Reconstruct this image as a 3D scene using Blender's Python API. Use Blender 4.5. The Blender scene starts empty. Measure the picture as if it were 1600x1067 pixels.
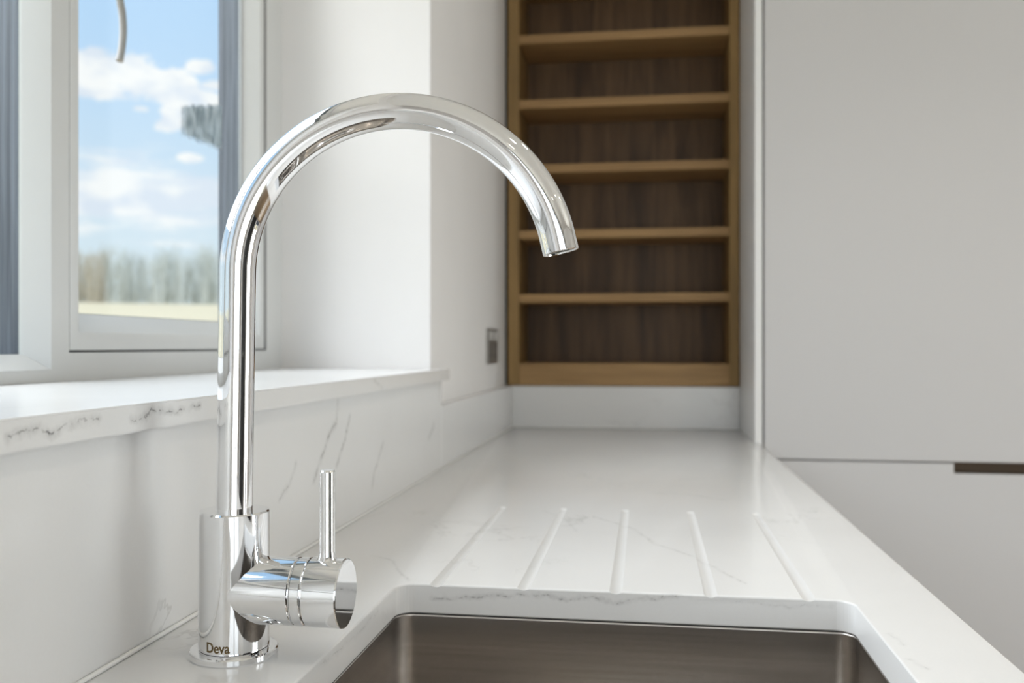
import bpy, bmesh, math, random
from mathutils import Vector, Matrix
R = math.radians
PI = math.pi
random.seed(7)
scene = bpy.context.scene
col = scene.collection

# ------------------------------------------------------------------ camera
TH = math.atan(212 / 1441)
F = 1441.0
CAM = Vector((0, 0, 1.12))
cd = bpy.data.cameras.new('camera')
cam = bpy.data.objects.new('camera', cd)
col.objects.link(cam)
cam.location = CAM
cam.rotation_euler = (R(90), 0, TH)
cd.sensor_width = 36
cd.lens = 36 * F / 1600
cd.shift_y = 7.5 / 1600
cd.clip_start = 0.02
cd.clip_end = 2000
cd.dof.use_dof = True
cd.dof.focus_distance = 0.68
cd.dof.aperture_fstop = 6.5
scene.camera = cam

scene.view_settings.view_transform = 'Standard'
scene.view_settings.look = 'None'
scene.view_settings.gamma = 1
scene.view_settings.use_curve_mapping = False
scene.view_settings.exposure = 0.0

AX = Vector((-math.sin(TH), math.cos(TH), 0))
RT = Vector((math.cos(TH), math.sin(TH), 0))


def ray(u, v):
    return AX + RT * ((u - 800) / F) + Vector((0, 0, (541 - v) / F))


def on_x(u, v, X):
    r = ray(u, v)
    return CAM + r * ((X - CAM.x) / r.x)


def on_y(u, v, Y):
    r = ray(u, v)
    return CAM + r * ((Y - CAM.y) / r.y)


def on_z(u, v, Z):
    r = ray(u, v)
    return CAM + r * ((Z - CAM.z) / r.z)


def lin(r, g, b, a=1.0):
    f = lambda c: (c / 255) / 12.92 if c / 255 <= .04045 else ((c / 255 + .055) / 1.055) ** 2.4
    return (f(r), f(g), f(b), a)


# ------------------------------------------------------------------ node helper
class NT:
    def __init__(s, tree):
        s.t = tree
        s.n = tree.nodes
        s.l = tree.links

    def node(s, typ, **kw):
        n = s.n.new(typ)
        for k, v in kw.items():
            setattr(n, k, v)
        return n

    def put(s, sock, v):
        if isinstance(v, bpy.types.NodeSocket):
            s.l.new(v, sock)
        elif v is not None:
            sock.default_value = v

    def m(s, op, a, b=None, c=None, clamp=False):
        n = s.node('ShaderNodeMath', operation=op, use_clamp=clamp)
        for i, v in enumerate((a, b, c)):
            if v is not None:
                s.put(n.inputs[i], v)
        return n.outputs[0]

    def vm(s, op, a, b=None, scale=None):
        n = s.node('ShaderNodeVectorMath', operation=op)
        s.put(n.inputs[0], a)
        if b is not None:
            s.put(n.inputs[1], b)
        if scale is not None:
            s.put(n.inputs['Scale'], scale)
        return n.outputs['Value'] if op in ('LENGTH', 'DOT_PRODUCT', 'DISTANCE') else n.outputs[0]

    def noise(s, vec, scale, detail=2, rough=.5, dist=0.0, colr=False):
        n = s.node('ShaderNodeTexNoise')
        s.put(n.inputs['Vector'], vec)
        n.inputs['Scale'].default_value = scale
        n.inputs['Detail'].default_value = detail
        n.inputs['Roughness'].default_value = rough
        n.inputs['Distortion'].default_value = dist
        return n.outputs['Color' if colr else 0]

    def maprange(s, v, a, b, c=0.0, d=1.0, smooth=True):
        n = s.node('ShaderNodeMapRange')
        if smooth:
            n.interpolation_type = 'SMOOTHSTEP'
        for i, x in enumerate((v, a, b, c, d)):
            s.put(n.inputs[i], x)
        return n.outputs[0]

    def mix(s, f, a, b):
        n = s.node('ShaderNodeMix', data_type='RGBA')
        s.put(n.inputs[0], f)
        s.put(n.inputs[6], a)
        s.put(n.inputs[7], b)
        return n.outputs[2]


# ------------------------------------------------------------------ world: spring sky with cumulus
def make_world():
    w = bpy.data.worlds.new('sky')
    scene.world = w
    w.use_nodes = True
    w.node_tree.nodes.clear()
    T = NT(w.node_tree)
    gen = T.node('ShaderNodeTexCoord').outputs['Generated']
    d = T.vm('NORMALIZE', gen)
    sep = T.node('ShaderNodeSeparateXYZ')
    T.put(sep.inputs[0], d)
    x, y, z = sep.outputs
    az = T.m('ARCTAN2', x, y)
    el = T.m('ARCSINE', z)
    g = T.maprange(el, 0.02, 0.36, 0, 1)
    sky = T.mix(g, lin(222, 236, 244), lin(188, 221, 253))
    g2 = T.maprange(el, 0.35, 1.3, 0, 1)
    sky = T.mix(g2, sky, lin(165, 205, 245))
    # cloud noise, flattened vertically
    mp = T.vm('MULTIPLY', d, (1, 1, 1.7))
    n1 = T.noise(mp, 16, 7, .62, .3)
    n2 = T.noise(mp, 55, 4, .6)
    nn = T.m('ADD', T.m('MULTIPLY', T.m('SUBTRACT', n1, .5), 1.4), T.m('MULTIPLY', T.m('SUBTRACT', n2, .5), .9))

    def ang(u, v):
        r = ray(u, v).normalized()
        return math.atan2(r.x, r.y), math.asin(r.z)
    blobs = [(150, 112, 50, 44), (222, 122, 56, 40), (272, 140, 44, 40), (150, 138, 70, 22), (282, 172, 40, 38),
             (312, 104, 26, 14), (322, 165, 40, 26), (80, 120, 60, 44), (415, 190, 60, 40),
             (258, 196, 24, 14), (296, 246, 22, 8), (336, 134, 24, 8), (220, 170, 14, 5)]
    dens = None
    for (u, v, ru, rv) in blobs:
        a0, e0 = ang(u, v)
        a1, _ = ang(u + ru, v)
        _, e1 = ang(u, v - rv)
        da = T.m('DIVIDE', T.m('SUBTRACT', az, a0), abs(a1 - a0))
        de = T.m('DIVIDE', T.m('SUBTRACT', el, e0), abs(e1 - e0))
        q = T.m('SUBTRACT', 1.0, T.m('SQRT', T.m('ADD', T.m('MULTIPLY', da, da), T.m('MULTIPLY', de, de))))
        dens = q if dens is None else T.m('MAXIMUM', dens, q)
    dens = T.m('MAXIMUM', dens, -1.5)
    cum = T.maprange(T.m('ADD', T.m('ADD', dens, .06), nn), 0.05, .30)
    # thin low bands of cloud everywhere near the horizon
    band_c = ang(230, 308)[1]
    bd = T.m('SUBTRACT', 1.0, T.m('ABSOLUTE', T.m('DIVIDE', T.m('SUBTRACT', el, band_c), .034)))
    mp2 = T.vm('MULTIPLY', d, (1, 1, 5))
    n3 = T.noise(mp2, 9, 6, .62, .2)
    low = T.m('MULTIPLY', T.maprange(T.m('ADD', bd, T.m('MULTIPLY', T.m('SUBTRACT', n3, .5), 4.0)), -.1, .9), .95)
    # broken cumulus over the rest of the sky
    n4 = T.noise(mp, 3.2, 8, .6, .2)
    rest = T.m('MULTIPLY', T.maprange(n4, .50, .60), T.maprange(T.m('ABSOLUTE', T.m('SUBTRACT', az, -.46)), .25, .5))
    rest = T.m('MULTIPLY', rest, T.maprange(el, .1, .3))
    shade = T.maprange(T.noise(mp, 22, 3, .5), .35, .62)
    ccol = T.mix(shade, lin(226, 235, 248), lin(253, 254, 255))
    amt = T.m('MAXIMUM', T.m('MAXIMUM', cum, low), rest)
    skyc = T.mix(amt, sky, ccol)
    bg = T.node('ShaderNodeBackground')
    T.put(bg.inputs[0], skyc)
    bg.inputs[1].default_value = 1.06
    out = T.node('ShaderNodeOutputWorld')
    T.l.new(bg.outputs[0], out.inputs[0])


make_world()


def area(name, loc, rot, sx, sy, power, color=(1, 1, 1)):
    l = bpy.data.lights.new(name, 'AREA')
    l.shape = 'RECTANGLE'
    l.size = sx
    l.size_y = sy
    l.energy = power
    l.color = color
    o = bpy.data.objects.new(name, l)
    col.objects.link(o)
    o.location = loc
    o.rotation_euler = rot
    return o


# daylight through the glazed doors behind the camera, and the bright sky high above the kitchen window
area('daylight_patio', (1.25, -2.75, 1.25), (R(90), 0, 0), 2.2, 2.1, 35.5, (1.0, .995, 1.0))
area('fill_side', (3.2, .98, 1.25), (R(90), 0, R(90)), 1.25, 2.1, 42, (1.0, .985, .97))  # added fill from the right to brighten the window wall
area('daylight_window', (-2.3, .6, 2.9), (0, R(-56), 0), 2.2, 3.6, 165, (.985, .985, 1.0))
sl = bpy.data.lights.new('sun', 'SUN')
sl.energy = 2.6
sl.color = (1, .965, .91)
sl.angle = R(3)
so = bpy.data.objects.new('sun', sl)
col.objects.link(so)
so.rotation_euler = Vector((.66, -.44, .62)).to_track_quat('Z', 'Y').to_euler()


# ------------------------------------------------------------------ materials
def principled(name, base, rough=.5, metal=0.0, spec=.5, coat=0.0):
    m = bpy.data.materials.new(name)
    m.use_nodes = True
    T = NT(m.node_tree)
    b = m.node_tree.nodes['Principled BSDF']
    T.put(b.inputs['Base Color'], base)
    b.inputs['Roughness'].default_value = rough
    b.inputs['Metallic'].default_value = metal
    b.inputs['Specular IOR Level'].default_value = spec
    b.inputs['Coat Weight'].default_value = coat
    return m, T, b


def bump(T, b, h, strength, dist=.001):
    n = T.node('ShaderNodeBump')
    n.inputs['Strength'].default_value = strength
    n.inputs['Distance'].default_value = dist
    T.put(n.inputs['Height'], h)
    T.l.new(n.outputs[0], b.inputs['Normal'])


def pos(T):
    return T.node('ShaderNodeNewGeometry').outputs['Position']


def paint(name, c, rough=.6, amt=.03, scale=6, bscale=180, bs=.08):
    m, T, b = principled(name, c, rough)
    p = pos(T)
    n = T.noise(p, scale, 3)
    dark = tuple(x * (1 - amt) for x in c[:3]) + (1,)
    lite = tuple(min(1, x * (1 + amt)) for x in c[:3]) + (1,)
    T.put(b.inputs['Base Color'], T.mix(n, dark, lite))
    bump(T, b, T.noise(p, bscale, 2), bs, .0004)
    return m


def quartz(name, veins, base=lin(232, 232, 232), rough=.16):
    m, T, b = principled(name, base, rough)
    p = pos(T)
    fine = T.noise(p, 350, 2)
    cloud = T.noise(p, 5, 4)
    c = T.mix(T.maprange(cloud, .3, .7), tuple(x * .965 for x in base[:3]) + (1,), base)
    c = T.mix(T.m('MULTIPLY', fine, .10), c, (.62, .6, .58, 1))
    # faint overall veining
    nv = T.noise(p, 3.3, 6, .65, .8)
    ridge = T.m('ABSOLUTE', T.m('SUBTRACT', nv, .5))
    faint = T.m('MULTIPLY', T.maprange(ridge, .012, 0.0), T.maprange(T.noise(p, 4.1, 2), .52, .68))
    c = T.mix(T.m('MULTIPLY', faint, .30), c, lin(150, 148, 146))
    if veins:
        off = T.vm('SUBTRACT', T.noise(p, 75, 4, .65, colr=True), (.5, .5, .5))
        q = T.vm('ADD', p, T.vm('SCALE', off, scale=.011))
        tot = None
        for (pts, w, s) in veins:
            dm = None
            for A, B in zip(pts[:-1], pts[1:]):
                ab = B - A
                pa = T.vm('SUBTRACT', q, tuple(A))
                t = T.m('DIVIDE', T.vm('DOT_PRODUCT', pa, tuple(ab)), ab.length_squared, clamp=True)
                dd = T.vm('DISTANCE', pa, T.vm('SCALE', tuple(ab), scale=t))
                dm = dd if dm is None else T.m('MINIMUM', dm, dd)
            core = T.m('MULTIPLY', T.maprange(dm, w, 0.0), s)
            halo = T.m('MULTIPLY', T.maprange(dm, w * 4, 0.0), s * .28)
            v = T.m('MAXIMUM', core, halo)
            tot = v if tot is None else T.m('MAXIMUM', tot, v)
        tot = T.m('MULTIPLY', tot, T.maprange(T.noise(p, 60, 3, .6), .28, .6, .25, 1.0))
        c = T.mix(tot, c, lin(112, 110, 110))
    T.put(b.inputs['Base Color'], c)
    return m


XS = -.354   # windowsill front edge
XP = -.366   # splashback face


def vx(pts, X):
    return [on_x(u, v, X) for u, v in pts]


def vy(pts, Y):
    return [on_y(u, v, Y) for u, v in pts]


def vz(pts, Z=.9):
    return [on_z(u, v, Z) for u, v in pts]


M = {}
M['sill'] = quartz('quartz_sill', [
    (vx([(12, 683), (62, 670), (80, 679), (103, 663), (154, 654)], XS), .0014, 1.0),
    (vx([(205, 655), (222, 656), (237, 640), (276, 643), (312, 634)], XS), .0013, .9),
    (vx([(585, 594), (598, 606)], XS), .0012, .5)], rough=.22)
M['splash'] = quartz('quartz_splash', [
    (vx([(528, 626), (526, 660), (515, 676), (505, 707), (490, 752)], XP), .0019, .8),
    (vx([(547, 649), (540, 683), (526, 728)], XP), .0016, .7),
    (vx([(599, 691), (584, 741), (581, 768)], XP), .0017, .55),
    (vx([(678, 663), (670, 685)], XP), .0024, .6),
    (vx([(463, 723), (452, 757), (437, 778)], XP), .0017, .5)], rough=.2)
M['worktop'] = quartz('quartz_worktop', [
    (vz([(927, 807), (990, 826), (1022, 849), (1085, 870), (1164, 912)]), .0011, .5),
    (vz([(581, 868), (612, 875), (626, 896), (639, 907)]), .0009, .45),
    (vz([(1022, 770), (1075, 772), (1132, 781)]), .0018, .3),
    (vz([(850, 798), (885, 812), (900, 830)]), .0012, .3),
    (vz([(1392, 990), (1412, 1007)]), .0012, .3),
    (vz([(1420, 1030), (1450, 1044)]), .0012, .3),
    (vz([(520, 830), (560, 812), (600, 800)]), .0012, .3),
    (vy([(673, 936), (723, 933), (790, 931), (854, 928), (885, 936), (927, 932), (964, 941), (1011, 934), (1064, 933)], .832), .0009, .85),
    (vy([(1064, 933), (1227, 947), (1300, 948)], .832), .0007, .3),
    (vx([(590, 955), (560, 990), (500, 1040)], -.228), .0012, .25)], rough=.17)
M['wall'] = paint('wall_paint', lin(233, 231, 230), .75)
M['wall_end'] = M['wall']
M['ceiling'] = paint('ceiling_paint', lin(238, 237, 234), .8)
M['cabinet'] = paint('cabinet_lacquer', lin(204, 203, 204), .42, .012, 3, 500, .05)
M['panel'] = paint('cabinet_end_lacquer', lin(236, 236, 236), .42, .012, 3, 500, .05)
M['silicone'] = paint('silicone', lin(236, 236, 234), .35)
M['upvc'] = paint('white_upvc', lin(208, 209, 208), .3, .01, 8, 700, .02)
M['anthracite'] = paint('anthracite_foil', lin(98, 106, 117), .5, .1, 30)
M['gasket'] = paint('rubber_gasket', lin(150, 152, 154), .7)
M['seal'] = paint('rubber_seal', lin(62, 62, 62), .8)


def mat_dark_reveal():
    m, T, b = principled('anthracite_grained_foil', lin(60, 68, 80), .5)
    p = T.vm('MULTIPLY', pos(T), (180, 180, 3))
    n = T.noise(p, 1.0, 4, .6)
    T.put(b.inputs['Base Color'], T.mix(T.maprange(n, .3, .7), lin(66, 73, 84), lin(112, 120, 132)))
    return m


M['grained'] = mat_dark_reveal()


def chrome(name, r=.035):
    m, T, b = principled(name, (.90, .905, .915, 1), r, 1.0)
    n = T.noise(pos(T), 90, 2)
    T.put(b.inputs['Roughness'], T.maprange(n, .3, .8, r * .6, r * 1.6))
    return m


M['chrome'] = chrome('polished_chrome')
M['inner_metal'], _, _ = principled('aerator_grey', (.13, .135, .12, 1), .8, 0.0, .1)


def mat_steel():
    m, T, b = principled('brushed_stainless', (.50, .475, .45, 1), .25, 1.0)
    p = pos(T)
    q = T.vm('MULTIPLY', p, (5, 5, 260))
    n = T.noise(q, 1.0, 3, .6)
    f = T.noise(p, 500, 2)
    T.put(b.inputs['Base Color'], T.mix(T.maprange(n, .3, .7), (.50, .47, .44, 1), (.56, .53, .50, 1)))
    b.inputs['Anisotropic'].default_value = .7
    tg = T.node('ShaderNodeTangent', direction_type='RADIAL', axis='Z')
    T.l.new(tg.outputs[0], b.inputs['Tangent'])
    return m


M['steel'] = mat_steel()
M['socket_metal'], _, _ = principled('satin_steel_plate', (.42, .41, .39, 1), .38, .9)
M['white_plastic'], _, _ = principled('white_plastic', lin(225, 223, 220), .35)
M['grey_insert'], _, _ = principled('grey_socket_insert', lin(120, 116, 112), .4)
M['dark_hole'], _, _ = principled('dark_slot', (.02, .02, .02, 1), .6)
M['engraving'], _, _ = principled('brown_engraving', lin(104, 86, 52), .5, .3)
M['bronze'], _, _ = principled('dark_bronze', lin(74, 60, 46), .45, .5)
M['carcass'], _, _ = principled('carcass_dark', lin(70, 62, 54), .6)


def mat_oak(name, a, b_, vertical=True, rough=.55):
    m, T, b = principled(name, a, rough)
    p = pos(T)
    sc = (14, 14, 1.1) if vertical else (1.1, 14, 30)
    q = T.vm('MULTIPLY', p, sc)
    n = T.noise(q, 1.6, 6, .6, .5)
    g = T.noise(T.vm('MULTIPLY', p, (160, 160, 6) if vertical else (6, 160, 200)), 1.0, 3, .6)
    c = T.mix(T.maprange(n, .32, .68), a, b_)
    c = T.mix(T.m('MULTIPLY', T.maprange(g, .5, .7), .35), c, tuple(x * .55 for x in a[:3]) + (1,))
    T.put(b.inputs['Base Color'], c)
    bump(T, b, g, .15, .0005)
    return m


M['oak_v'] = mat_oak('oak_vertical', lin(134, 106, 62), lin(160, 128, 78))
M['oak_h'] = mat_oak('oak_horizontal', lin(152, 118, 74), lin(178, 142, 94), False)
M['oak_back_shaded'] = mat_oak('oak_back_in_shade', lin(72, 50, 28), lin(112, 84, 54))  # same oak, darkened to hold the shade inside the unit


def mat_glass():
    m = bpy.data.materials.new('window_glass')
    m.use_nodes = True
    m.node_tree.nodes.clear()
    T = NT(m.node_tree)
    tr = T.node('ShaderNodeBsdfTransparent')
    tr.inputs[0].default_value = (.97, .985, .98, 1)
    gl = T.node('ShaderNodeBsdfGlossy')
    gl.inputs['Roughness'].default_value = .01
    fr = T.node('ShaderNodeLayerWeight')
    fr.inputs[0].default_value = .5
    mx = T.node('ShaderNodeMixShader')
    T.put(mx.inputs[0], T.m('MULTIPLY_ADD', T.m('POWER', fr.outputs['Facing'], 5.0), .25, .02))
    T.l.new(tr.outputs[0], mx.inputs[1])
    T.l.new(gl.outputs[0], mx.inputs[2])
    o = T.node('ShaderNodeOutputMaterial')
    T.l.new(mx.outputs[0], o.inputs[0])
    return m


M['glass'] = mat_glass()

SY0 = on_x(281, 190, -.7).y
SY1 = on_x(349, 190, -.7).y
TOP = (on_x(281, 161, -.7).z, on_x(349, 160, -.7).z)
BOT = (on_x(281, 214, -.7).z, on_x(349, 240, -.7).z)
SZ1 = max(TOP)
SZ0 = min(BOT)


def mat_painted_reflection():  # reflection in the pane, painted as streaks on a thin sheet
    m, T, b = principled('streaky_painted_reflection', lin(152, 170, 184), .8)
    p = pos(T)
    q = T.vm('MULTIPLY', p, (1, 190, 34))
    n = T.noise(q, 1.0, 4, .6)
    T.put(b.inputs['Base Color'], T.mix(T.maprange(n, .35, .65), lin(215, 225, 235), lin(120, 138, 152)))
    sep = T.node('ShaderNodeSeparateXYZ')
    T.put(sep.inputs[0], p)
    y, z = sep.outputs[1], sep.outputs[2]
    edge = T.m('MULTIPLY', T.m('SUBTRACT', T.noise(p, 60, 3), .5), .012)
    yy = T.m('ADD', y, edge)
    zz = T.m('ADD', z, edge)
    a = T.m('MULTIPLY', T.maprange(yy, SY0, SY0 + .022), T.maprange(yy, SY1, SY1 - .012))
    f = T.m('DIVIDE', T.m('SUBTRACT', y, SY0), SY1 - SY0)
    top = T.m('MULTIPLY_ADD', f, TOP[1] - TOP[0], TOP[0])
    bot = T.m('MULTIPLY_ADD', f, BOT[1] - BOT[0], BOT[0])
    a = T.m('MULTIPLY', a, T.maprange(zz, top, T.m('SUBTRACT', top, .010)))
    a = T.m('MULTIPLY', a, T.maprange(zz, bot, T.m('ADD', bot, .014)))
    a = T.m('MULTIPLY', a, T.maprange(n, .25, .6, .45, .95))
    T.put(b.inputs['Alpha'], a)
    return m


M['painted_reflection'] = mat_painted_reflection()
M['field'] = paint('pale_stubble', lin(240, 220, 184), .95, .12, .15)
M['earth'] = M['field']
M['bark'] = paint('hazed_pale_bark', lin(196, 200, 196), .9, .15, 1)  # tree barks paled so their colour carries the distance haze
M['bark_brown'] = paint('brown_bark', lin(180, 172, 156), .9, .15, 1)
M['bark_green'] = paint('hazed_lichen_bark', lin(190, 194, 188), .9, .15, 1)
M['cable'] = paint('grey_cable', lin(150, 146, 142), .5)
M['floor'] = mat_oak('floor_boards', lin(120, 100, 78), lin(150, 128, 100), False, .4)
M['door_dark'] = paint('dark_door', lin(34, 32, 32), .5)


def emit(name, c, s):
    m = bpy.data.materials.new(name)
    m.use_nodes = True
    b = m.node_tree.nodes['Principled BSDF']
    b.inputs['Emission Color'].default_value = c
    b.inputs['Emission Strength'].default_value = s
    return m


M['lamp'] = emit('lamp_lens', (1, .86, .68, 1), 14)
M['dash'] = None


# ------------------------------------------------------------------ mesh helpers
def link(name, bm, mat, parent=None, loc=None, smooth=20):
    """bm holds world coordinates; the object's origin is put at loc (or its parent's)."""
    org = Vector(loc) if loc is not None else (Vector(parent.get('_o')) if parent is not None else None)
    if org is None:
        vs = [v.co for v in bm.verts]
        org = Vector(((min(v.x for v in vs) + max(v.x for v in vs)) / 2, (min(v.y for v in vs) + max(v.y for v in vs)) / 2, min(v.z for v in vs)))
    bmesh.ops.translate(bm, verts=bm.verts, vec=-org)
    me = bpy.data.meshes.new(name)
    bm.to_mesh(me)
    bm.free()
    if smooth:
        me.shade_smooth()
        try:
            me.set_sharp_from_angle(angle=R(smooth))
        except Exception:
            pass
    if mat is not None:
        me.materials.append(mat)
    o = bpy.data.objects.new(name, me)
    col.objects.link(o)
    o['_o'] = tuple(org)
    if parent is not None:
        o.parent = parent
        o.location = org - Vector(parent['_o'])
    else:
        o.location = org
    return o


def empty(name, loc):
    o = bpy.data.objects.new(name, None)
    o.empty_display_size = .05
    col.objects.link(o)
    o.location = loc
    o['_o'] = tuple(loc)
    return o


def tag(o, label=None, cat=None, group=None, kind=None):
    for k, v in (('label', label), ('category', cat), ('group', group), ('kind', kind)):
        if v:
            o[k] = v
    return o


def box(bm, x0, x1, y0, y1, z0, z1, bev=0.0, seg=2):
    vs = [bm.verts.new((x, y, z)) for x in (x0, x1) for y in (y0, y1) for z in (z0, z1)]
    q = [(0, 1, 3, 2), (4, 6, 7, 5), (0, 4, 5, 1), (2, 3, 7, 6), (0, 2, 6, 4), (1, 5, 7, 3)]
    fs = [bm.faces.new([vs[i] for i in f]) for f in q]
    if bev:
        es = list({e for f in fs for e in f.edges})
        bmesh.ops.bevel(bm, geom=es, offset=bev, segments=seg, affect='EDGES', profile=.5)
    return bm


def bx(*a, **k):
    return box(bmesh.new(), *a, **k)


def prism(pts, z0, z1, axis='z', bm=None):
    bm = bm or bmesh.new()

    def P(a, b, c):
        return {'z': (a, b, c), 'x': (c, a, b), 'y': (a, c, b)}[axis]
    lo = [bm.verts.new(P(a, b, z0)) for a, b in pts]
    hi = [bm.verts.new(P(a, b, z1)) for a, b in pts]
    n = len(pts)
    bm.faces.new(lo[::-1])
    bm.faces.new(hi)
    for i in range(n):
        bm.faces.new((lo[i], lo[(i + 1) % n], hi[(i + 1) % n], hi[i]))
    bmesh.ops.recalc_face_normals(bm, faces=bm.faces)
    return bm


def rrect(x0, x1, y0, y1, r, n=8):
    pts = []
    for cx, cy, a0 in ((x1 - r, y1 - r, 0), (x0 + r, y1 - r, 90), (x0 + r, y0 + r, 180), (x1 - r, y0 + r, 270)):
        for i in range(n + 1):
            a = R(a0 + 90 * i / n)
            pts.append((cx + r * math.cos(a), cy + r * math.sin(a)))
    return pts


def lathe(prof, c, axis=Vector((0, 0, 1)), n=64, bm=None):
    """prof: (radius, height) list from start to end."""
    bm = bm or bmesh.new()
    axis = Vector(axis).normalized()
    q = Vector((0, 0, 1)).rotation_difference(axis)
    loops = []
    for r, h in prof:
        if r < 1e-6:
            loops.append([bm.verts.new(Vector(c) + q @ Vector((0, 0, h)))])
        else:
            loops.append([bm.verts.new(Vector(c) + q @ Vector((r * math.cos(2 * PI * i / n), r * math.sin(2 * PI * i / n), h))) for i in range(n)])
    for a, b in zip(loops[:-1], loops[1:]):
        for i in range(n):
            j = (i + 1) % n
            if len(a) == 1 and len(b) == 1:
                continue
            if len(a) == 1:
                bm.faces.new((a[0], b[j], b[i]))
            elif len(b) == 1:
                bm.faces.new((a[i], a[j], b[0]))
            else:
                bm.faces.new((a[i], a[j], b[j], b[i]))
    bmesh.ops.recalc_face_normals(bm, faces=bm.faces)
    return bm


def tube(path, rad, n=48, bm=None, cap=True):
    bm = bm or bmesh.new()
    path = [Vector(p) for p in path]
    rads = rad if isinstance(rad, (list, tuple)) else [rad] * len(path)
    t0 = (path[1] - path[0]).normalized()
    up = Vector((0, 1, 0)) if abs(t0.y) < .9 else Vector((1, 0, 0))
    nrm = (up - t0 * up.dot(t0)).normalized()
    loops = []
    for i, p in enumerate(path):
        a = path[max(0, i - 1)]
        b = path[min(len(path) - 1, i + 1)]
        t = (b - a).normalized()
        nrm = (nrm - t * nrm.dot(t)).normalized()
        bn = t.cross(nrm)
        loops.append([bm.verts.new(p + (nrm * math.cos(2 * PI * k / n) + bn * math.sin(2 * PI * k / n)) * rads[i]) for k in range(n)])
    for a, b in zip(loops[:-1], loops[1:]):
        for i in range(n):
            j = (i + 1) % n
            bm.faces.new((a[i], a[j], b[j], b[i]))
    if cap:
        bm.faces.new(loops[0][::-1])
        bm.faces.new(loops[-1])
    bmesh.ops.recalc_face_normals(bm, faces=bm.faces)
    return bm


def tmp(bm):
    me = bpy.data.meshes.new('tmp')
    bm.to_mesh(me)
    bm.free()
    o = bpy.data.objects.new('tmp', me)
    col.objects.link(o)
    return o


def boolean(bm, cutters, op='DIFFERENCE', bevel=0.0, seg=3):
    """returns a bmesh of bm with the cutter bmeshes applied in turn"""
    a = tmp(bm)
    cs = [tmp(c) for c in cutters]
    for c in cs:
        md = a.modifiers.new('b', 'BOOLEAN')
        md.operation = op
        md.solver = 'EXACT'
        md.object = c
    if bevel:
        md = a.modifiers.new('v', 'BEVEL')
        md.width = bevel
        md.segments = seg
        md.limit_method = 'ANGLE'
        md.angle_limit = R(40)
    dg = bpy.context.evaluated_depsgraph_get()
    dg.update()
    me = bpy.data.meshes.new_from_object(a.evaluated_get(dg))
    out = bmesh.new()
    out.from_mesh(me)
    for o in cs + [a]:
        d = o.data
        bpy.data.objects.remove(o)
        bpy.data.meshes.remove(d)
    bpy.data.meshes.remove(me)
    return out


def frame_ring(y0, y1, z0, z1, section):
    """mitred frame; section = list of (inset_y, inset_z, x), closed"""
    bm = bmesh.new()
    loops = []
    for iy, iz, x in section:
        loops.append([bm.verts.new((x, yy, zz)) for yy, zz in
                      ((y0 + iy, z0 + iz), (y1 - iy, z0 + iz), (y1 - iy, z1 - iz), (y0 + iy, z1 - iz))])
    m = len(loops)
    for k in range(m):
        a, b = loops[k], loops[(k + 1) % m]
        for i in range(4):
            j = (i + 1) % 4
            bm.faces.new((a[i], a[j], b[j], b[i]))
    bmesh.ops.recalc_face_normals(bm, faces=bm.faces)
    return bm


# ------------------------------------------------------------------ structure
XW = -.386
XFR = -.665
XG = -.697
XO = -.737
YR = 1.615       # right reveal
YL = -.26
ZS = 1.0795      # sill top
ZH = 2.14
YE = 2.70        # end wall behind the shelf unit
X1 = 3.0
YB = -2.5


def struct(name, bm, mat, **k):
    o = link(name, bm, mat, **k)
    tag(o, kind='structure')
    return o


bm = bmesh.new()
box(bm, XO, XW, YB, YE + .1, -.1, ZS - .02)
box(bm, XO, XW, YB, YE + .1, ZH, 2.5)
box(bm, XO, XW, YR, YE + .1, ZS - .02, ZH)
box(bm, XO, XW, YB, YL, ZS - .02, ZH)
struct('wall_left', bm, M['wall'], smooth=0)
bm = bmesh.new()
box(bm, XW, X1 + .1, YE, YE + .1, -.1, 2.5)
struct('wall_back', bm, M['wall'], smooth=0)
struct('trim_1', bx(XW, .2395, 2.507, YE, 0, 1.011), M['wall'], smooth=0)
bm = bmesh.new()
box(bm, X1, X1 + .1, 1.6, YE, -.1, 2.5)
box(bm, X1, X1 + .1, YB, .35, -.1, 2.5)
box(bm, X1, X1 + .1, .35, 1.6, 2.2, 2.5)
box(bm, X1, X1 + .1, .35, 1.6, -.1, 0)
struct('wall_right', bm, M['wall'], smooth=0)
bm = bmesh.new()
box(bm, XW, .1, YB - .1, YB, -.1, 2.5)
box(bm, 2.4, X1 + .1, YB - .1, YB, -.1, 2.5)
box(bm, .1, 2.4, YB - .1, YB, 2.2, 2.5)
struct('wall_front', bm, M['wall'], smooth=0)
fl = empty('floor', (1.3, 0, -.02))
tag(fl, kind='structure')
struct('floor_base', bx(XW, X1, YB, YE, -.1, -.02), M['floor'], parent=fl, smooth=0)
y = YB
bw = .19
proto = None
k = 0
while y < YE - .02:
    e = min(y + bw - .002, YE)
    if proto is None or e - y < bw - .003:
        proto_o = link('floorboard', bx(XW + .002, X1 - .002, y, e, -.02, 0, bev=.001, seg=1), M['floor'], parent=fl, smooth=0)
        if proto is None:
            proto = proto_o
            y_first = y
    else:
        c = proto.copy()
        col.objects.link(c)
        c.parent = fl
        c.location = proto.location + Vector((0, y - y_first, 0))
    y += bw
struct('ceiling', bx(XW, X1, YB, YE, 2.4, 2.5), M['ceiling'], smooth=0)

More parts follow.
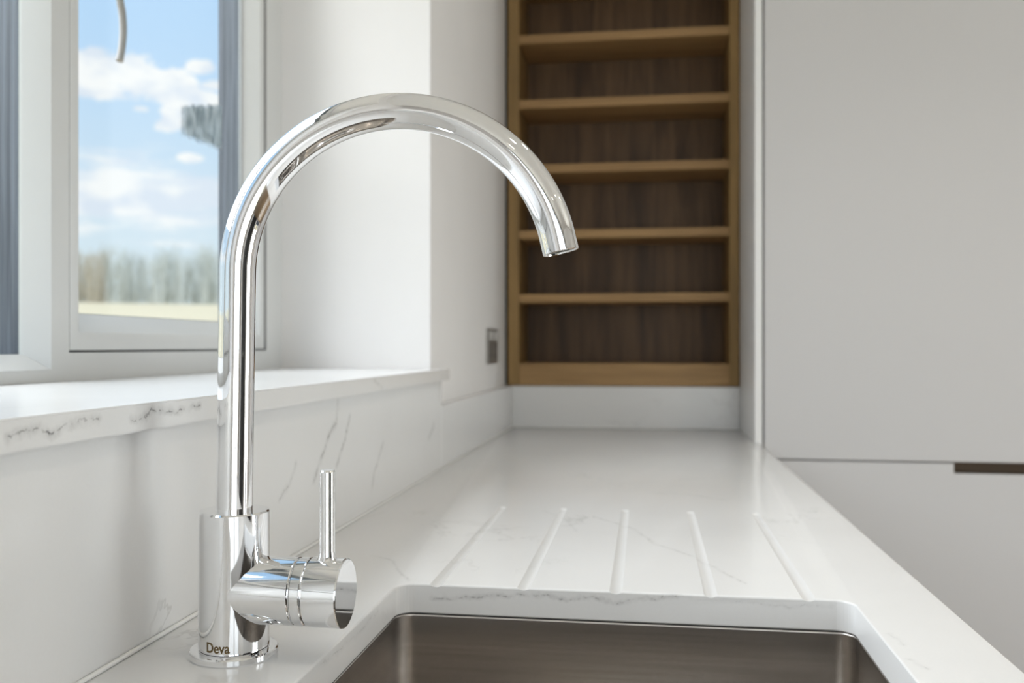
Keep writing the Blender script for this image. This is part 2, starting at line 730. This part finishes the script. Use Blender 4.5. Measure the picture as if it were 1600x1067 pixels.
# dark internal door on the right wall
dr = empty('door_1', (X1, -.9, 0))
tag(dr, kind='structure')
for a, b_, hy in ((-1.75, -.902, -.96), (-.898, .0, -.84)):
    lf = link('door_leaf', bx(X1 - .05, X1 - .01, a, b_, .01, 2.08, bev=.002), M['door_dark'], parent=dr)
    link('handle', tube([(X1 - .05, hy, 1.02), (X1 - .10, hy, 1.02), (X1 - .10, hy + (.1 if hy > -.9 else -.1), 1.02)], .009, n=12), M['chrome'], parent=lf, smooth=50)
bm = bmesh.new()
box(bm, X1 - .06, X1 - .001, -1.83, -1.752, 0, 2.17)
box(bm, X1 - .06, X1 - .001, .002, .08, 0, 2.17)
box(bm, X1 - .06, X1 - .001, -1.752, .002, 2.09, 2.17)
link('architrave', bm, M['upvc'], parent=dr, smooth=0)
# glazed doors behind the camera
pd = empty('door_2', (1.25, YB, 0))
tag(pd, kind='structure')
for a, b_ in ((.1, 1.245), (1.255, 2.4)):
    bm = bmesh.new()
    box(bm, a, a + .07, YB - .08, YB - .02, 0, 2.2)
    box(bm, b_ - .07, b_, YB - .08, YB - .02, 0, 2.2)
    box(bm, a + .07, b_ - .07, YB - .08, YB - .02, 0, .1)
    box(bm, a + .07, b_ - .07, YB - .08, YB - .02, 2.12, 2.2)
    fr_ = link('door_frame', bm, M['anthracite'], parent=pd, smooth=0)
    link('door_pane', bx(a + .07, b_ - .07, YB - .052, YB - .046, .1, 2.12), M['glass'], parent=fr_, smooth=0)

pd2 = empty('added_door_3', (X1, .975, 0))  # unseen glazed doors, added as an opening for the side fill
tag(pd2, kind='structure')
for a, b_ in ((.351, .973), (.977, 1.599)):
    bm = bmesh.new()
    box(bm, X1 + .02, X1 + .08, a, a + .07, 0.001, 2.199)
    box(bm, X1 + .02, X1 + .08, b_ - .07, b_, 0.001, 2.199)
    box(bm, X1 + .02, X1 + .08, a + .07, b_ - .07, 0.001, .1)
    box(bm, X1 + .02, X1 + .08, a + .07, b_ - .07, 2.12, 2.199)
    fr_ = link('door_frame', bm, M['anthracite'], parent=pd2, smooth=0)
    link('door_pane', bx(X1 + .046, X1 + .052, a + .07, b_ - .07, .1, 2.12), M['glass'], parent=fr_, smooth=0)

# ------------------------------------------------------------------ kitchen window
win = empty('window_1', (XFR, (YR + YL) / 2, ZS))
tag(win, kind='structure')
M1 = (.953, .985)
M0 = (.37, .402)
bm = bmesh.new()
box(bm, -.705, XFR, 1.545, YR, ZS, ZH)
box(bm, -.705, XFR, YL, -.187, ZS, ZH)
box(bm, -.705, XFR, M1[0], M1[1], ZS, ZH)
box(bm, -.705, XFR, M0[0], M0[1], ZS, ZH)
box(bm, -.705, XFR, M0[1], M1[0], ZS, 1.092)
box(bm, -.705, XFR, M0[1], M1[0], ZH - .02, ZH)
for a, b_ in ((M1[1], 1.545), (-.187, M0[0])):
    box(bm, -.705, XFR, a, b_, ZS, 1.1125)
    box(bm, -.705, XFR, a, b_, ZH - .035, ZH)
link('frame', bm, M['upvc'], parent=win, smooth=0)
bm = bmesh.new()
box(bm, XO, -.7051, 1.536, YR, ZS - .0195, ZH)
box(bm, XO, -.7051, YL, -.16, ZS - .0195, ZH)
box(bm, XO, -.7051, M1[0] - .011, M1[1] + .004, ZS - .0195, ZH)
box(bm, XO, -.7051, M0[0] - .004, M0[1] + .011, ZS - .0195, ZH)
box(bm, XO, -.7051, YL, YR, ZS - .0195, 1.105)
box(bm, XO, -.7051, YL, YR, ZH - .06, ZH)
link('outer_frame', bm, M['grained'], parent=win, smooth=0)
# fixed light
bead = frame_ring(M0[1], M1[0], 1.092, ZH - .02, [(0, 0, XFR + .0002), (.002, .002, XFR + .0012), (.011, .019, -.692), (.011, .019, -.6975), (0, 0, -.6975)])
link('glazing_bead', bead, M['upvc'], parent=win, smooth=25)
link('outer_bead', frame_ring(M0[1] + .0001, M1[0] - .0001, 1.0925, ZH - .0205, [(0, 0, -.698), (.0109, .0189, -.698), (.0109, .0189, -.705), (0, 0, -.705)]), M['grained'], parent=win, smooth=0)
link('pane', bx(XG - .002, XG + .002, M0[1] + .0112, M1[0] - .0112, 1.1112, ZH - .04), M['glass'], parent=win, smooth=0)
# two opening lights
for a, b_ in ((M1[1] + .001, 1.5355), (-.184, M0[0] - .001)):
    sash = frame_ring(a, b_, 1.1155, ZH - .038, [(0, 0, XFR + .0002), (.001, .001, XFR + .0006), (.015, .019, XFR + .0006), (.017, .021, XFR), (.030, .045, -.692), (.030, .045, -.6975), (0, 0, -.6975)])
    sa = link('sash', sash, M['upvc'], parent=win, smooth=25)
    link('pane', bx(XG - .002, XG + .002, a + .0302, b_ - .0302, 1.1607, ZH - .0832), M['glass'], parent=sa, smooth=0)
    link('outer_sash', frame_ring(a + .005, b_ - .005, 1.11, ZH - .045, [(0, 0, -.698), (.0250, .0402, -.698), (.0250, .0402, -.735), (.0, .0, -.735)]), M['grained'], parent=sa, smooth=0)
    link('gasket', frame_ring(a + .024, b_ - .024, 1.1155 + .0366, ZH - .078, [(0, 0, -.6915), (.0085, .0085, -.6915), (.0085, .0085, -.6945), (0, 0, -.6945)]), M['gasket'], parent=sa, smooth=0)
    # compression seal in the gap round the opening light
    bm = bmesh.new()
    gap = .0094 if a > .5 else .0008
    box(bm, -.69, XFR - .0012, b_ + .0001, b_ + gap, 1.1127, ZH - .036)
    box(bm, -.69, XFR - .0012, a, b_, 1.1127, 1.1153)
    link('seal', bm, M['seal'], parent=sa, smooth=0)
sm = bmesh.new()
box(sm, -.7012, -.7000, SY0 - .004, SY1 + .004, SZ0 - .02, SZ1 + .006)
sm_o = link('painted_reflection', sm, M['painted_reflection'], parent=win, smooth=0)
sm_o['label'] = 'streaky blue-grey patch on the pane, painted for a reflection'

# ------------------------------------------------------------------ windowsill
bm = prism([(XFR, YL), (XW, YL), (XW, YL - .015), (XS, YL - .015), (XS, 1.632), (XW, 1.632), (XW, YR), (XFR, YR)], ZS - .02, ZS)
bmesh.ops.bevel(bm, geom=[e for e in bm.edges], offset=.0012, segments=2, affect='EDGES')
tag(link('windowsill', bm, M['sill']), 'white quartz windowsill with dark veins on its front edge', 'windowsill')

# ------------------------------------------------------------------ worktop
wt = bx(XW, .2515, -2.0, 2.507, .873, .900)
cut = prism(rrect(-.228, .175, .332, .832, .016), .85, .92)
notch = bx(.2405, .30, 2.158, 2.56, .85, .95)
w1 = boolean(wt, [cut, notch], bevel=.0018, seg=7)
grooves = []
xs = [(-.196, -.193), (-.113, -.1117), (-.0297, -.0281), (.056, .0552), (.140, .139)]
for xf, xn in xs:
    rr = .0092
    g = bmesh.new()
    p0 = Vector((xn, .79, .9 + rr - .0022))
    p1 = Vector((xf, 1.243, .9 + rr - .0014))
    dirn = (p1 - p0).normalized()
    path = [p0, p1]
    rad = [rr, rr]
    for i in range(1, 8):
        a = i / 8 * PI / 2
        path.append(p1 + dirn * rr * math.sin(a))
        rad.append(rr * math.cos(a))
    grooves.append(tube(path, rad, n=72, bm=g))
w2 = boolean(w1, grooves)
tag(link('worktop', w2, M['worktop'], loc=(-.06, .3, .873), smooth=8), 'polished white veined quartz worktop with sink cut-out and five drainer grooves', 'worktop')

# splashback, upstands and the pale silicone joints
def slab(name, label, cat, *a, mat='splash'):
    return tag(link(name, bx(*a, bev=.0012), M[mat]), label, cat)


slab('splashback', 'tall veined quartz splashback between worktop and windowsill', 'splashback', XW + .0003, XP, -1.98, 1.620, .9003, ZS - .0202)
slab('upstand', 'short quartz upstand along the window wall, under the socket', 'upstand', XW, XP, 1.6205, 2.487, .9, 1.013)
slab('upstand', 'short quartz upstand across the end wall, below the oak shelves', 'upstand', XW, .2395, 2.4875, 2.507, .9, 1.0125)
bm = bmesh.new()
tube([(XP + .0019, -1.95, .9019), (XP + .0019, 2.483, .9019)], .0018, n=10, bm=bm)
tag(link('silicone_joint', bm, M['silicone'], smooth=50), 'pale silicone line where worktop meets window-wall splashback', 'sealant')
bm = bmesh.new()
tube([(XP + .003, 2.4854, .9021), (.239, 2.4854, .9021)], .0020, n=10, bm=bm)
tube([(XP + .0018, 2.4856, .906), (XP + .0018, 2.4856, 1.012)], .0016, n=10, bm=bm)
tag(link('silicone_joint', bm, M['silicone'], smooth=50), 'pale silicone line along foot and corner of the end upstand', 'sealant')

# ------------------------------------------------------------------ sink
snk = empty('sink', (-.0265, .582, .70))
tag(snk, 'brushed stainless steel undermount sink bowl below the worktop', 'sink')


def bowl():
    bm = bmesh.new()
    X0, X1_, Y0, Y1 = -.2302, .1772, .3298, .8342
    spec = [(-.016, .8712, .032), (0.0, .8712, .017), (.0003, .8706, .017)]
    for i in range(6):
        spec.append((.0004 + .003 * i / 5, .870 - .14 * i / 5, .0165))
    for i in range(1, 9):
        a = i / 8 * PI / 2
        spec.append((.0034 + .022 * (1 - math.cos(a)), .73 - .022 * math.sin(a), .0165 + .020 * i / 8))
    loops = []
    for ins, z, r in spec:
        loops.append([bm.verts.new((px, py, z)) for px, py in rrect(X0 + ins, X1_ - ins, Y0 + ins, Y1 - ins, r, 8)])
    n = len(loops[0])
    for a, b in zip(loops[:-1], loops[1:]):
        for i in range(n):
            j = (i + 1) % n
            bm.faces.new((a[i], a[j], b[j], b[i]))
    c = Vector((-.0265, .582, .705))
    ring = []
    for v in loops[-1]:
        d = (v.co - c)
        d.z = 0
        ring.append(bm.verts.new(c + d.normalized() * .045))
    for i in range(n):
        j = (i + 1) % n
        bm.faces.new((loops[-1][i], loops[-1][j], ring[j], ring[i]))
    bmesh.ops.recalc_face_normals(bm, faces=bm.faces)
    return bm


b_ = link('bowl', bowl(), M['steel'], parent=snk, smooth=40)
md = b_.modifiers.new('thick', 'SOLIDIFY')
md.thickness = .001
md.offset = 0
bm = bmesh.new()  # dark ring painted in for the shadow line under the worktop, covers the lip
lp = []
for ins, z in ((-.010, .8714), (.0004, .8704), (.0004, .8728), (-.010, .8728)):
    lp.append([bm.verts.new((px, py, z)) for px, py in rrect(-.2302 + ins, .1772 - ins, .3298 + ins, .8342 - ins, .0165 - ins, 8)])
for k in range(4):
    a, b = lp[k], lp[(k + 1) % 4]
    for i in range(len(a)):
        j = (i + 1) % len(a)
        bm.faces.new((a[i], a[j], b[j], b[i]))
bmesh.ops.recalc_face_normals(bm, faces=bm.faces)
link('rim_shade_ring', bm, M['seal'], parent=snk)
wst = link('waste', lathe([(0, .002), (.030, .002), (.034, .005), (.045, .0065), (.046, .004), (.046, -.03), (.03, -.05), (0, -.05)], (-.0265, .582, .7008), n=40), M['chrome'], parent=snk)
link('strainer', lathe([(0, .010), (.012, .009), (.028, .006), (.029, .003), (0, .0025)], (-.0265, .582, .7008), n=32), M['chrome'], parent=wst)

# ------------------------------------------------------------------ mixer tap
TB = Vector((-.293, .6245, .9))
tap = empty('mixer_tap', TB)
tag(tap, 'tall polished chrome swan-neck kitchen tap beside the sink', 'tap')
link('flange', lathe([(0, 0), (.0302, 0), (.0308, .0008), (.0308, .0042), (.0300, .0052), (.0246, .0056), (0, .0056)], TB, n=96), M['chrome'], parent=tap)
RB = .0246
body = lathe([(0, .0058), (.0238, .0058), (RB, .0068), (RB, .1018), (.0238, .1030), (0, .1030)], TB, n=128)
ZA = .0465
arm = lathe([(0, 0), (.0238, 0), (.0238, .0480), (.0233, .0485), (0, .0485)], TB + Vector((0, 0, ZA)), axis=Vector((1, 0, 0)), n=96)
bo = boolean(body, [arm], 'UNION')
link('body', bo, M['chrome'], parent=tap, smooth=22)
XA_ = Vector((1, 0, 0))
link('joint_ring', lathe([(0, .0486), (.0224, .0486), (.0224, .0496), (.0233, .0497), (.0238, .0502), (.0238, .0566), (.0232, .0572), (.0222, .0573), (.0222, .0577), (0, .0577)], TB + Vector((0, 0, ZA)), axis=XA_, n=96), M['chrome'], parent=tap)
cap = link('handle_hub', lathe([(0, .0578), (.0233, .0578), (.0242, .0588), (.0242, .0824), (.0239, .0831), (.0231, .0834), (0, .0834)], TB + Vector((0, 0, ZA)), axis=XA_, n=96), M['chrome'], parent=tap)
lx = on_y(511, 760, TB.y).x
link('lever', lathe([(0, 0), (.0080, 0), (.0062, .004), (.0056, .008), (.0056, .0635), (.0050, .0648), (0, .0648)], (lx, TB.y, TB.z + ZA + .0215), n=48), M['chrome'], parent=tap)

phi, rr, zs, lean, arc, tail = .0974, .1158, 1.1728, .01525, 2.901, .0106
dv = Vector((math.cos(phi), math.sin(phi), 0))
pts = [(0, t * (zs - 1.0)) for t in [i / 14 for i in range(15)]]
N = 96
for i in range(1, N + 1):
    a = arc * i / N
    pts.append((rr - rr * math.cos(a), zs - 1 + rr * math.sin(a)))
e = pts[-1]
for i in range(1, 4):
    t = tail * i / 3
    pts.append((e[0] + t * math.sin(arc), e[1] + t * math.cos(arc)))
c_, s_ = math.cos(lean), math.sin(lean)
path = []
for a, b in pts:
    q = (a * c_ + b * s_, -a * s_ + b * c_)
    path.append(Vector((TB.x, TB.y, 1.0)) + dv * q[0] + Vector((0, 0, q[1])))
RN = .0128
tl = (path[-1] - path[-2]).normalized()
path.insert(-1, path[-1] - tl * .0002)
tb = tube(path, RN, n=96, cap=False)
# closed foot, rolled rim and inner bore at the outlet
end = path[-1]
td = (path[-1] - path[-2]).normalized()
bm = tb
last = [v for v in bm.verts][-96:]
prev = last
for (r_, h_) in ((RN - .0004, .0006), (RN - .0010, .0006), (RN - .0013, .0), (RN - .0014, -.012)):
    ring = [bm.verts.new(end + (v.co - end - td * (v.co - end).dot(td)).normalized() * r_ + td * h_) for v in last]
    for i in range(96):
        j = (i + 1) % 96
        bm.faces.new((prev[i], prev[j], ring[j], ring[i]))
    prev = ring
bmesh.ops.recalc_face_normals(bm, faces=bm.faces)
sp = link('spout', bm, M['chrome'], parent=tap, smooth=28)
link('aerator', lathe([(0, -.0018), (.0060, -.0018), (.0062, -.0011), (.0100, -.0008), (RN - .0015, -.0006), (RN - .0015, -.010), (0, -.010)], end, axis=td, n=48), M['inner_metal'], parent=sp)

# engraved lettering on the foot of the body
fc = bpy.data.curves.new('letters', 'FONT')
fc.body = 'Deva'
fc.size = .0098
fc.extrude = .0001
fc.offset = .0002
fo = bpy.data.objects.new('letters', fc)
col.objects.link(fo)
dg = bpy.context.evaluated_depsgraph_get()
dg.update()
me = bpy.data.meshes.new_from_object(fo.evaluated_get(dg))
bpy.data.objects.remove(fo)
bm = bmesh.new()
bm.from_mesh(me)
bmesh.ops.subdivide_edges(bm, edges=bm.edges, cuts=1)
w_ = max(v.co.x for v in bm.verts)
# direction on the body seen at u=339 v=1013
uv0 = on_y(322.5, 1019, TB.y)
hit = None
r0 = ray(339, 1013)
best = None
for k in range(2000):
    s = .5 + .3 * k / 2000
    p = CAM + r0 * s
    if (p.xy - TB.xy).length < RB:
        hit = p
        break
ac = math.atan2(hit.y - TB.y, hit.x - TB.x)
zb = hit.z - .0034
wid = .0180
for v in bm.verts:
    a = ac + (v.co.x / w_ - .5) * wid / RB
    r_ = RB + .00005 + v.co.z
    h = v.co.y
    v.co = Vector((TB.x + r_ * math.cos(a), TB.y + r_ * math.sin(a), zb + h))
lt = link('lettering', bm, M['engraving'], parent=tap, smooth=0)
lt['label'] = 'small brown engraved lettering'

# ------------------------------------------------------------------ socket on the window wall
sc_ = empty('double_socket', (XW, 2.262, 1.12))
tag(sc_, 'brushed steel double wall socket on white wall left of the oak shelves', 'socket')
y0, y1, z0, z1 = 2.189, 2.335, 1.077, 1.163
bm = prism([(a, b) for a, b in rrect(y0, y1, z0, z1, .004, 4)], XW + .0002, XW + .006, axis='x')
bmesh.ops.bevel(bm, geom=[e for e in bm.edges if abs(e.verts[0].co.x - XW - .006) < 1e-5 and abs(e.verts[1].co.x - XW - .006) < 1e-5], offset=.0012, segments=2, affect='EDGES')
link('plate', bm, M['socket_metal'], parent=sc_)
for yc in (2.229, 2.295):
    ins = link('socket_insert', bx(XW + .006, XW + .0066, yc - .022, yc + .022, 1.083, 1.128), M['grey_insert'], parent=sc_)
    for dy, dz, wy, wz in ((0, .036, .004, .009), (-.011, .014, .008, .004), (.011, .014, .008, .004)):
        link('slot', bx(XW + .0066, XW + .0068, yc + dy - wy / 2, yc + dy + wy / 2, 1.083 + dz - wz / 2, 1.083 + dz + wz / 2), M['dark_hole'], parent=ins, smooth=0)
    bm = prism([(yc - .010, 1.134), (yc + .010, 1.134), (yc + .010, 1.156), (yc - .010, 1.156)], XW + .006, XW + .0095, axis='x')
    for v in bm.verts:
        if v.co.x > XW + .009 and v.co.z < 1.14:
            v.co.x -= .002
    link('rocker_switch', bm, M['white_plastic'], parent=sc_, smooth=0)

# ------------------------------------------------------------------ oak shelf unit
YF = 2.485
su = empty('oak_shelf_unit', (-.07, 2.58, 1.0135))
tag(su, 'tall open oak shelf unit recessed above the end upstand', 'shelf unit')
XA = on_y(794, 500, YF).x
XB = .2385
ZB = 1.0140
ztop = 2.30
wl = on_y(811, 500, YF).x - XA
wr = XB - on_y(1140, 500, YF).x
YK = 2.672
link('side_panel', bx(XA, XA + wl, YF, YK, ZB, ztop, bev=.001), M['oak_v'], parent=su)
link('side_panel', bx(XB - wr, XB, YF, YK, ZB, ztop, bev=.001), M['oak_v'], parent=su)
link('back_panel', bx(XA, XB, YK + .0003, YK + .018, ZB, ztop), M['oak_back_shaded'], parent=su, smooth=0)
zr = on_y(975, 568, YF).z
link('bottom_rail', bx(XA + wl + .0003, XB - wr - .0003, YF + .0005, YK, ZB, zr, bev=.001), M['oak_h'], parent=su)
link('top_rail', bx(XA + wl + .0003, XB - wr - .0003, YF + .0005, YK, ztop - .03, ztop, bev=.001), M['oak_h'], parent=su)
proto = None
for v in (465, 364, 260, 157, 54, -49, -152):
    zc = on_y(975, v, YF).z
    if proto is None:
        proto = link('shelf', bx(XA + wl + .0003, XB - wr - .0003, YF + .001, YK, zc - .0115, zc + .0115, bev=.0012), M['oak_h'], parent=su)
        z00 = zc
    else:
        c = proto.copy()
        col.objects.link(c)
        c.parent = su
        c.location = proto.location + Vector((0, 0, zc - z00))
# near-black strip put in for the shade of the gap beside the unit
tag(link('shadow_gap_strip', bx(XW + .0005, XA - .0005, YF + .02, YK, 1.0145, 2.3), M['dark_hole'], smooth=0), 'dark recessed strip standing in for the shade between wall and oak shelves', 'shade strip')

# ------------------------------------------------------------------ tall cabinets on the right
tc = empty('tall_cabinet', (.56, 2.43, 0))
tag(tc, 'tall off-white handleless cabinet at the far end, right of the oak shelves', 'cabinet')
YD = 2.158
link('end_panel', bx(.2410, .2580, YD, YE - .001, .0, 2.39, bev=.0008), M['panel'], parent=tc)


def cab_fronts(root, x0, x1, notch0, notch1):
    link('carcass', bx(x0 + .001, x1 - .001, YD + .024, YE - .002, .1, 2.39), M['carcass'], parent=root, smooth=0)
    link('plinth', bx(x0 + .001, x1 - .001, YD + .06, YD + .075, 0, .0995), M['cabinet'], parent=root, smooth=0)
    d = link('upper_door', bx(x0, x1, YD, YD + .02, .8645, 2.385, bev=.0012), M['cabinet'], parent=root)
    pr = prism([(x0, .105), (x1, .105), (x1, .861), (notch1, .861), (notch1, .8390), (notch0, .8390), (notch0, .861), (x0, .861)]
               if notch1 < x1 and notch0 > x0 else
               ([(x0, .105), (x1, .105), (x1, .8390), (notch0, .8390), (notch0, .861), (x0, .861)] if notch0 > x0 else
                [(x0, .105), (x1, .105), (x1, .861), (notch1, .861), (notch1, .8390), (x0, .8390)]), YD, YD + .02, axis='y')
    bmesh.ops.bevel(pr, geom=[e for e in pr.edges], offset=.001, segments=1, affect='EDGES')
    dd = link('lower_door', pr, M['cabinet'], parent=root, smooth=0)
    bm = bmesh.new()
    box(bm, notch0 + .001, notch1 - .001, YD + .0205, YD + .0225, .83, .8625)
    box(bm, notch0 + .001, notch1 - .001, YD + .0015, YD + .0205, .8392, .8402)
    box(bm, notch0 - .0005, notch0 + .001, YD + .0005, YD + .02, .8395, .8612)
    h = link('recessed_grip', bm, M['bronze'], parent=dd, smooth=0)
    h['label'] = 'dark bronze recessed grip'


NX = on_y(1491, 720, YD).x
cab_fronts(tc, .2625, .8600, NX, .8600)
tc2 = empty('tall_cabinet', (1.16, 2.43, 0))
tag(tc2, 'second tall off-white cabinet, beyond the right edge of the first', 'cabinet')
cab_fronts(tc2, .8640, 1.4615, .8640, 1.05)
link('end_panel', bx(1.4625, 1.480, YD, YE - .001, 0, 2.39, bev=.0008), M['panel'], parent=tc2)

# ------------------------------------------------------------------ base cabinets under the worktop
spans = [(-1.98, -1.1, 'base cabinet under the near end of the worktop, behind the camera'),
         (-1.098, -.2, 'base cabinet under the worktop, left of the sink base'),
         (-.198, .998, 'wide base cabinet holding the sink'),
         (1.0, 2.1, 'base cabinet under the drainer end of the worktop')]
for a, b, lab in spans:
    bc = empty('base_cabinet', ((-.07), (a + b) / 2, 0))
    tag(bc, lab, 'cabinet')
    for ya in (a, b - .018):
        link('side_panel', bx(-.385, .21, ya, ya + .018, .1, .8725), M['cabinet'], parent=bc, smooth=0)
    link('base_panel', bx(-.385, .21, a + .0182, b - .0182, .1, .118), M['cabinet'], parent=bc, smooth=0)
    link('plinth', bx(.15, .165, a, b, 0, .0995), M['cabinet'], parent=bc, smooth=0)
    link('door', bx(.2105, .2305, a + .002, b - .002, .105, .845, bev=.001), M['cabinet'], parent=bc)

# ------------------------------------------------------------------ ceiling downlights
k = 0
first = None
for (x, y, lab) in ((.62, .35, 'round recessed downlight above the sink'), (.62, 1.35, 'round recessed downlight above the drainer'),
                    (.62, -.9, 'round recessed downlight nearest the glazed doors'), (1.7, .35, 'middle round recessed downlight of the room side row'),
                    (1.7, 1.35, 'round recessed downlight before the second tall cabinet'), (1.7, -.9, 'round recessed downlight in the room corner by the glazed doors')):
    t = empty('ceiling_light', (x, y, 2.4))
    tag(t, lab, 'ceiling light', 'recessed ceiling downlights')
    if first is None:
        a = link('bezel', lathe([(.035, 0), (.035, -.002), (.044, -.003), (.045, 0)], (x, y, 2.3998), n=32), M['chrome'], parent=t)
        b = link('lens', lathe([(0, 0), (.034, -.0005), (.0345, .0), (0, .0002)], (x, y, 2.3975), n=32), M['lamp'], parent=t)
        first = (a, b)
    else:
        for s in first:
            c = s.copy()
            col.objects.link(c)
            c.parent = t
    l = bpy.data.lights.new('downlight', 'SPOT')
    l.energy = 10
    l.color = (1, .88, .74)
    l.spot_size = R(110)
    l.spot_blend = .8
    l.shadow_soft_size = .035
    o = bpy.data.objects.new('downlight', l)
    col.objects.link(o)
    o.parent = t
    o.location = (0, 0, -.012)

# ------------------------------------------------------------------ outdoors
def ground_z(x, y):
    d = math.hypot(x, y)
    if d < 6:
        return -.2
    return -.2 + (7.25 + .2) * min(1.0, (d - 6) / 134.0) + max(0, d - 140) * .01


bm = bmesh.new()
NR, NA = 26, 40
rs = [0] + [1.2 * (420 / 1.2) ** (i / (NR - 1)) for i in range(NR)]
grid = []
for r in rs:
    row = []
    for j in range(NA + 1):
        a = R(90 + 180 * j / NA)
        x = -.75 + r * math.cos(a)
        yv = r * math.sin(a)
        row.append(bm.verts.new((x, yv, ground_z(x, yv))))
    grid.append(row)
for i in range(len(rs) - 1):
    for j in range(NA):
        if i == 0:
            bm.faces.new((grid[0][0], grid[1][j + 1], grid[1][j])) if False else bm.faces.new((grid[0][j], grid[1][j], grid[1][j + 1]))
        else:
            bm.faces.new((grid[i][j], grid[i + 1][j], grid[i + 1][j + 1], grid[i][j + 1]))
bmesh.ops.recalc_face_normals(bm, faces=bm.faces)
if sum(f.normal.z for f in bm.faces) < 0:
    bmesh.ops.reverse_faces(bm, faces=bm.faces)
struct('field', bm, M['field'], loc=(-.75, 0, -.2))
bm = bmesh.new()
box(bm, -.73, 40, -60, YB - .1, -.3, -.05)
box(bm, X1 + .1, 40, YB - .1, 40, -.3, -.05)
struct('terrace', bm, M['field'], smooth=0)


def bare_tree(H, seed, brush=False):
    rng = random.Random(seed)
    bm = bmesh.new()

    def stick(p, d, L, r0, r1):
        d = d.normalized()
        s = d.cross(Vector((.3, .9, .1))).normalized()
        t = d.cross(s)
        q = p + d * L
        a = [bm.verts.new(p + (s * math.cos(k * 2.094) + t * math.sin(k * 2.094)) * r0) for k in range(3)]
        b = [bm.verts.new(q + (s * math.cos(k * 2.094) + t * math.sin(k * 2.094)) * r1) for k in range(3)]
        for k in range(3):
            bm.faces.new((a[k], a[(k + 1) % 3], b[(k + 1) % 3], b[k]))
        return q
    stems = 1 if not brush else 3
    for s in range(stems):
        p = Vector((rng.uniform(-.5, .5) * (stems > 1), rng.uniform(-.5, .5) * (stems > 1), 0))
        d = Vector((rng.uniform(-.06, .06), rng.uniform(-.06, .06), 1))
        h = H * rng.uniform(.85, 1.0)
        segs = 6
        for i in range(segs):
            r0 = .10 * (1 - i / segs) + .015
            r1 = .10 * (1 - (i + 1) / segs) + .012
            q = stick(p, d, h / segs, r0, r1)
            for b in range(3 if i else (5 if brush else 2)):
                az = rng.uniform(0, 6.28)
                bp = p + d.normalized() * (h / segs) * rng.random()
                bd = Vector((math.cos(az) * .55, math.sin(az) * .55, 1.0))
                L = H * rng.uniform(.14, .30)
                e = stick(bp, bd, L, .035, .012)
                for t in range(4):
                    az2 = rng.uniform(0, 6.28)
                    stick(bp + bd.normalized() * L * rng.uniform(.3, 1), Vector((math.cos(az2) * .5, math.sin(az2) * .5, 1)), H * rng.uniform(.06, .14), .018, .008)
            p = q
            d = d + Vector((rng.uniform(-.05, .05), rng.uniform(-.05, .05), 0))
    return bm


def place(proto, x, y, rz, s):
    c = proto.copy()
    col.objects.link(c)
    c.location = (x, y, ground_z(x, y) - .05)
    c.rotation_euler = (0, 0, rz)
    c.scale = (s, s, s)
    return c


protos = []
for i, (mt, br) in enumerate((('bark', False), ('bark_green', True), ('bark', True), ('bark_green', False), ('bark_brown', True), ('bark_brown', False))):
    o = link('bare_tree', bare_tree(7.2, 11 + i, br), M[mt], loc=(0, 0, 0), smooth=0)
    protos.append(o)
used = set()


def az_of(u):
    r = ray(u, 470)
    return math.atan2(r.x, r.y)


spots = []
for i in range(84):
    u = 104 + 270 * (i + .5) / 84 + random.uniform(-.5, .5)
    D = 142 + (i * 37 % 11) * 3.2
    a = az_of(u)
    brown = u < 166
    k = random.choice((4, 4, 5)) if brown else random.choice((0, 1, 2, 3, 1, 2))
    s = random.uniform(.82, 1.12) * D / 150
    if u > 300:
        s *= 1.1
    spots.append((k, D * math.sin(a), D * math.cos(a), random.uniform(0, 6.28), s, brown, D < 156))
for i in range(4, 110):   # the same wood goes on to the left, beyond what the photograph shows
    D = 142 + (i * 37 % 11) * 3.2
    a = az_of(102) - R(30) * (i + random.random() * .5) / 110
    spots.append((random.choice((0, 1, 2, 3)), D * math.sin(a), D * math.cos(a), random.uniform(0, 6.28), random.uniform(.82, 1.12) * D / 150, None, False))
for k, x, y, rz, s, brown, near in spots:
    p = protos[k]
    if k not in used:
        used.add(k)
        o = p
        o.location = (x, y, ground_z(x, y) - .05)
        o.rotation_euler = (0, 0, rz)
        o.scale = (s, s, s)
    else:
        o = place(p, x, y, rz, s)
    if brown is None:
        tag(o, 'bare tree of the same wood further left, hidden by the window mullion', 'tree', 'trees of the wood outside the frame')
    elif brown:
        tag(o, 'brownish bare tree at the left end of the distant tree line', 'tree', 'brown trees at the left of the tree line')
    else:
        tag(o, 'haze-paled grey-green bare tree in the distant tree line beyond the field', 'tree', 'pale trees along the far edge of the field')

# grey cable hanging outside the window
cpts = []
XC = -.80
for v, u in ((95, 187), (70, 191), (45, 192.5), (20, 191), (0, 187.5), (-60, 178), (-130, 172)):
    cpts.append(on_x(u, v, XC))
top = cpts[-1]
for t in (.33, .66, 1.0):
    cpts.append(Vector((XC + (XO - .002 - XC) * t, top.y, top.z + .18 * math.sin(t * 1.4))))


def smooth_path(p, n=6):
    out = []
    for i in range(len(p) - 1):
        a = p[max(0, i - 1)]
        b, c = p[i], p[i + 1]
        d = p[min(len(p) - 1, i + 2)]
        for k in range(n):
            t = k / n
            out.append(.5 * ((2 * b) + (c - a) * t + (2 * a - 5 * b + 4 * c - d) * t * t + (3 * b - a - 3 * c + d) * t ** 3))
    out.append(p[-1])
    return out


tag(link('hanging_cable', tube(smooth_path(cpts), .0056, n=16), M['cable'], smooth=50), 'short curved grey cable hanging down outside the window', 'cable')

for o in bpy.data.objects:
    if '_o' in o:
        del o['_o']
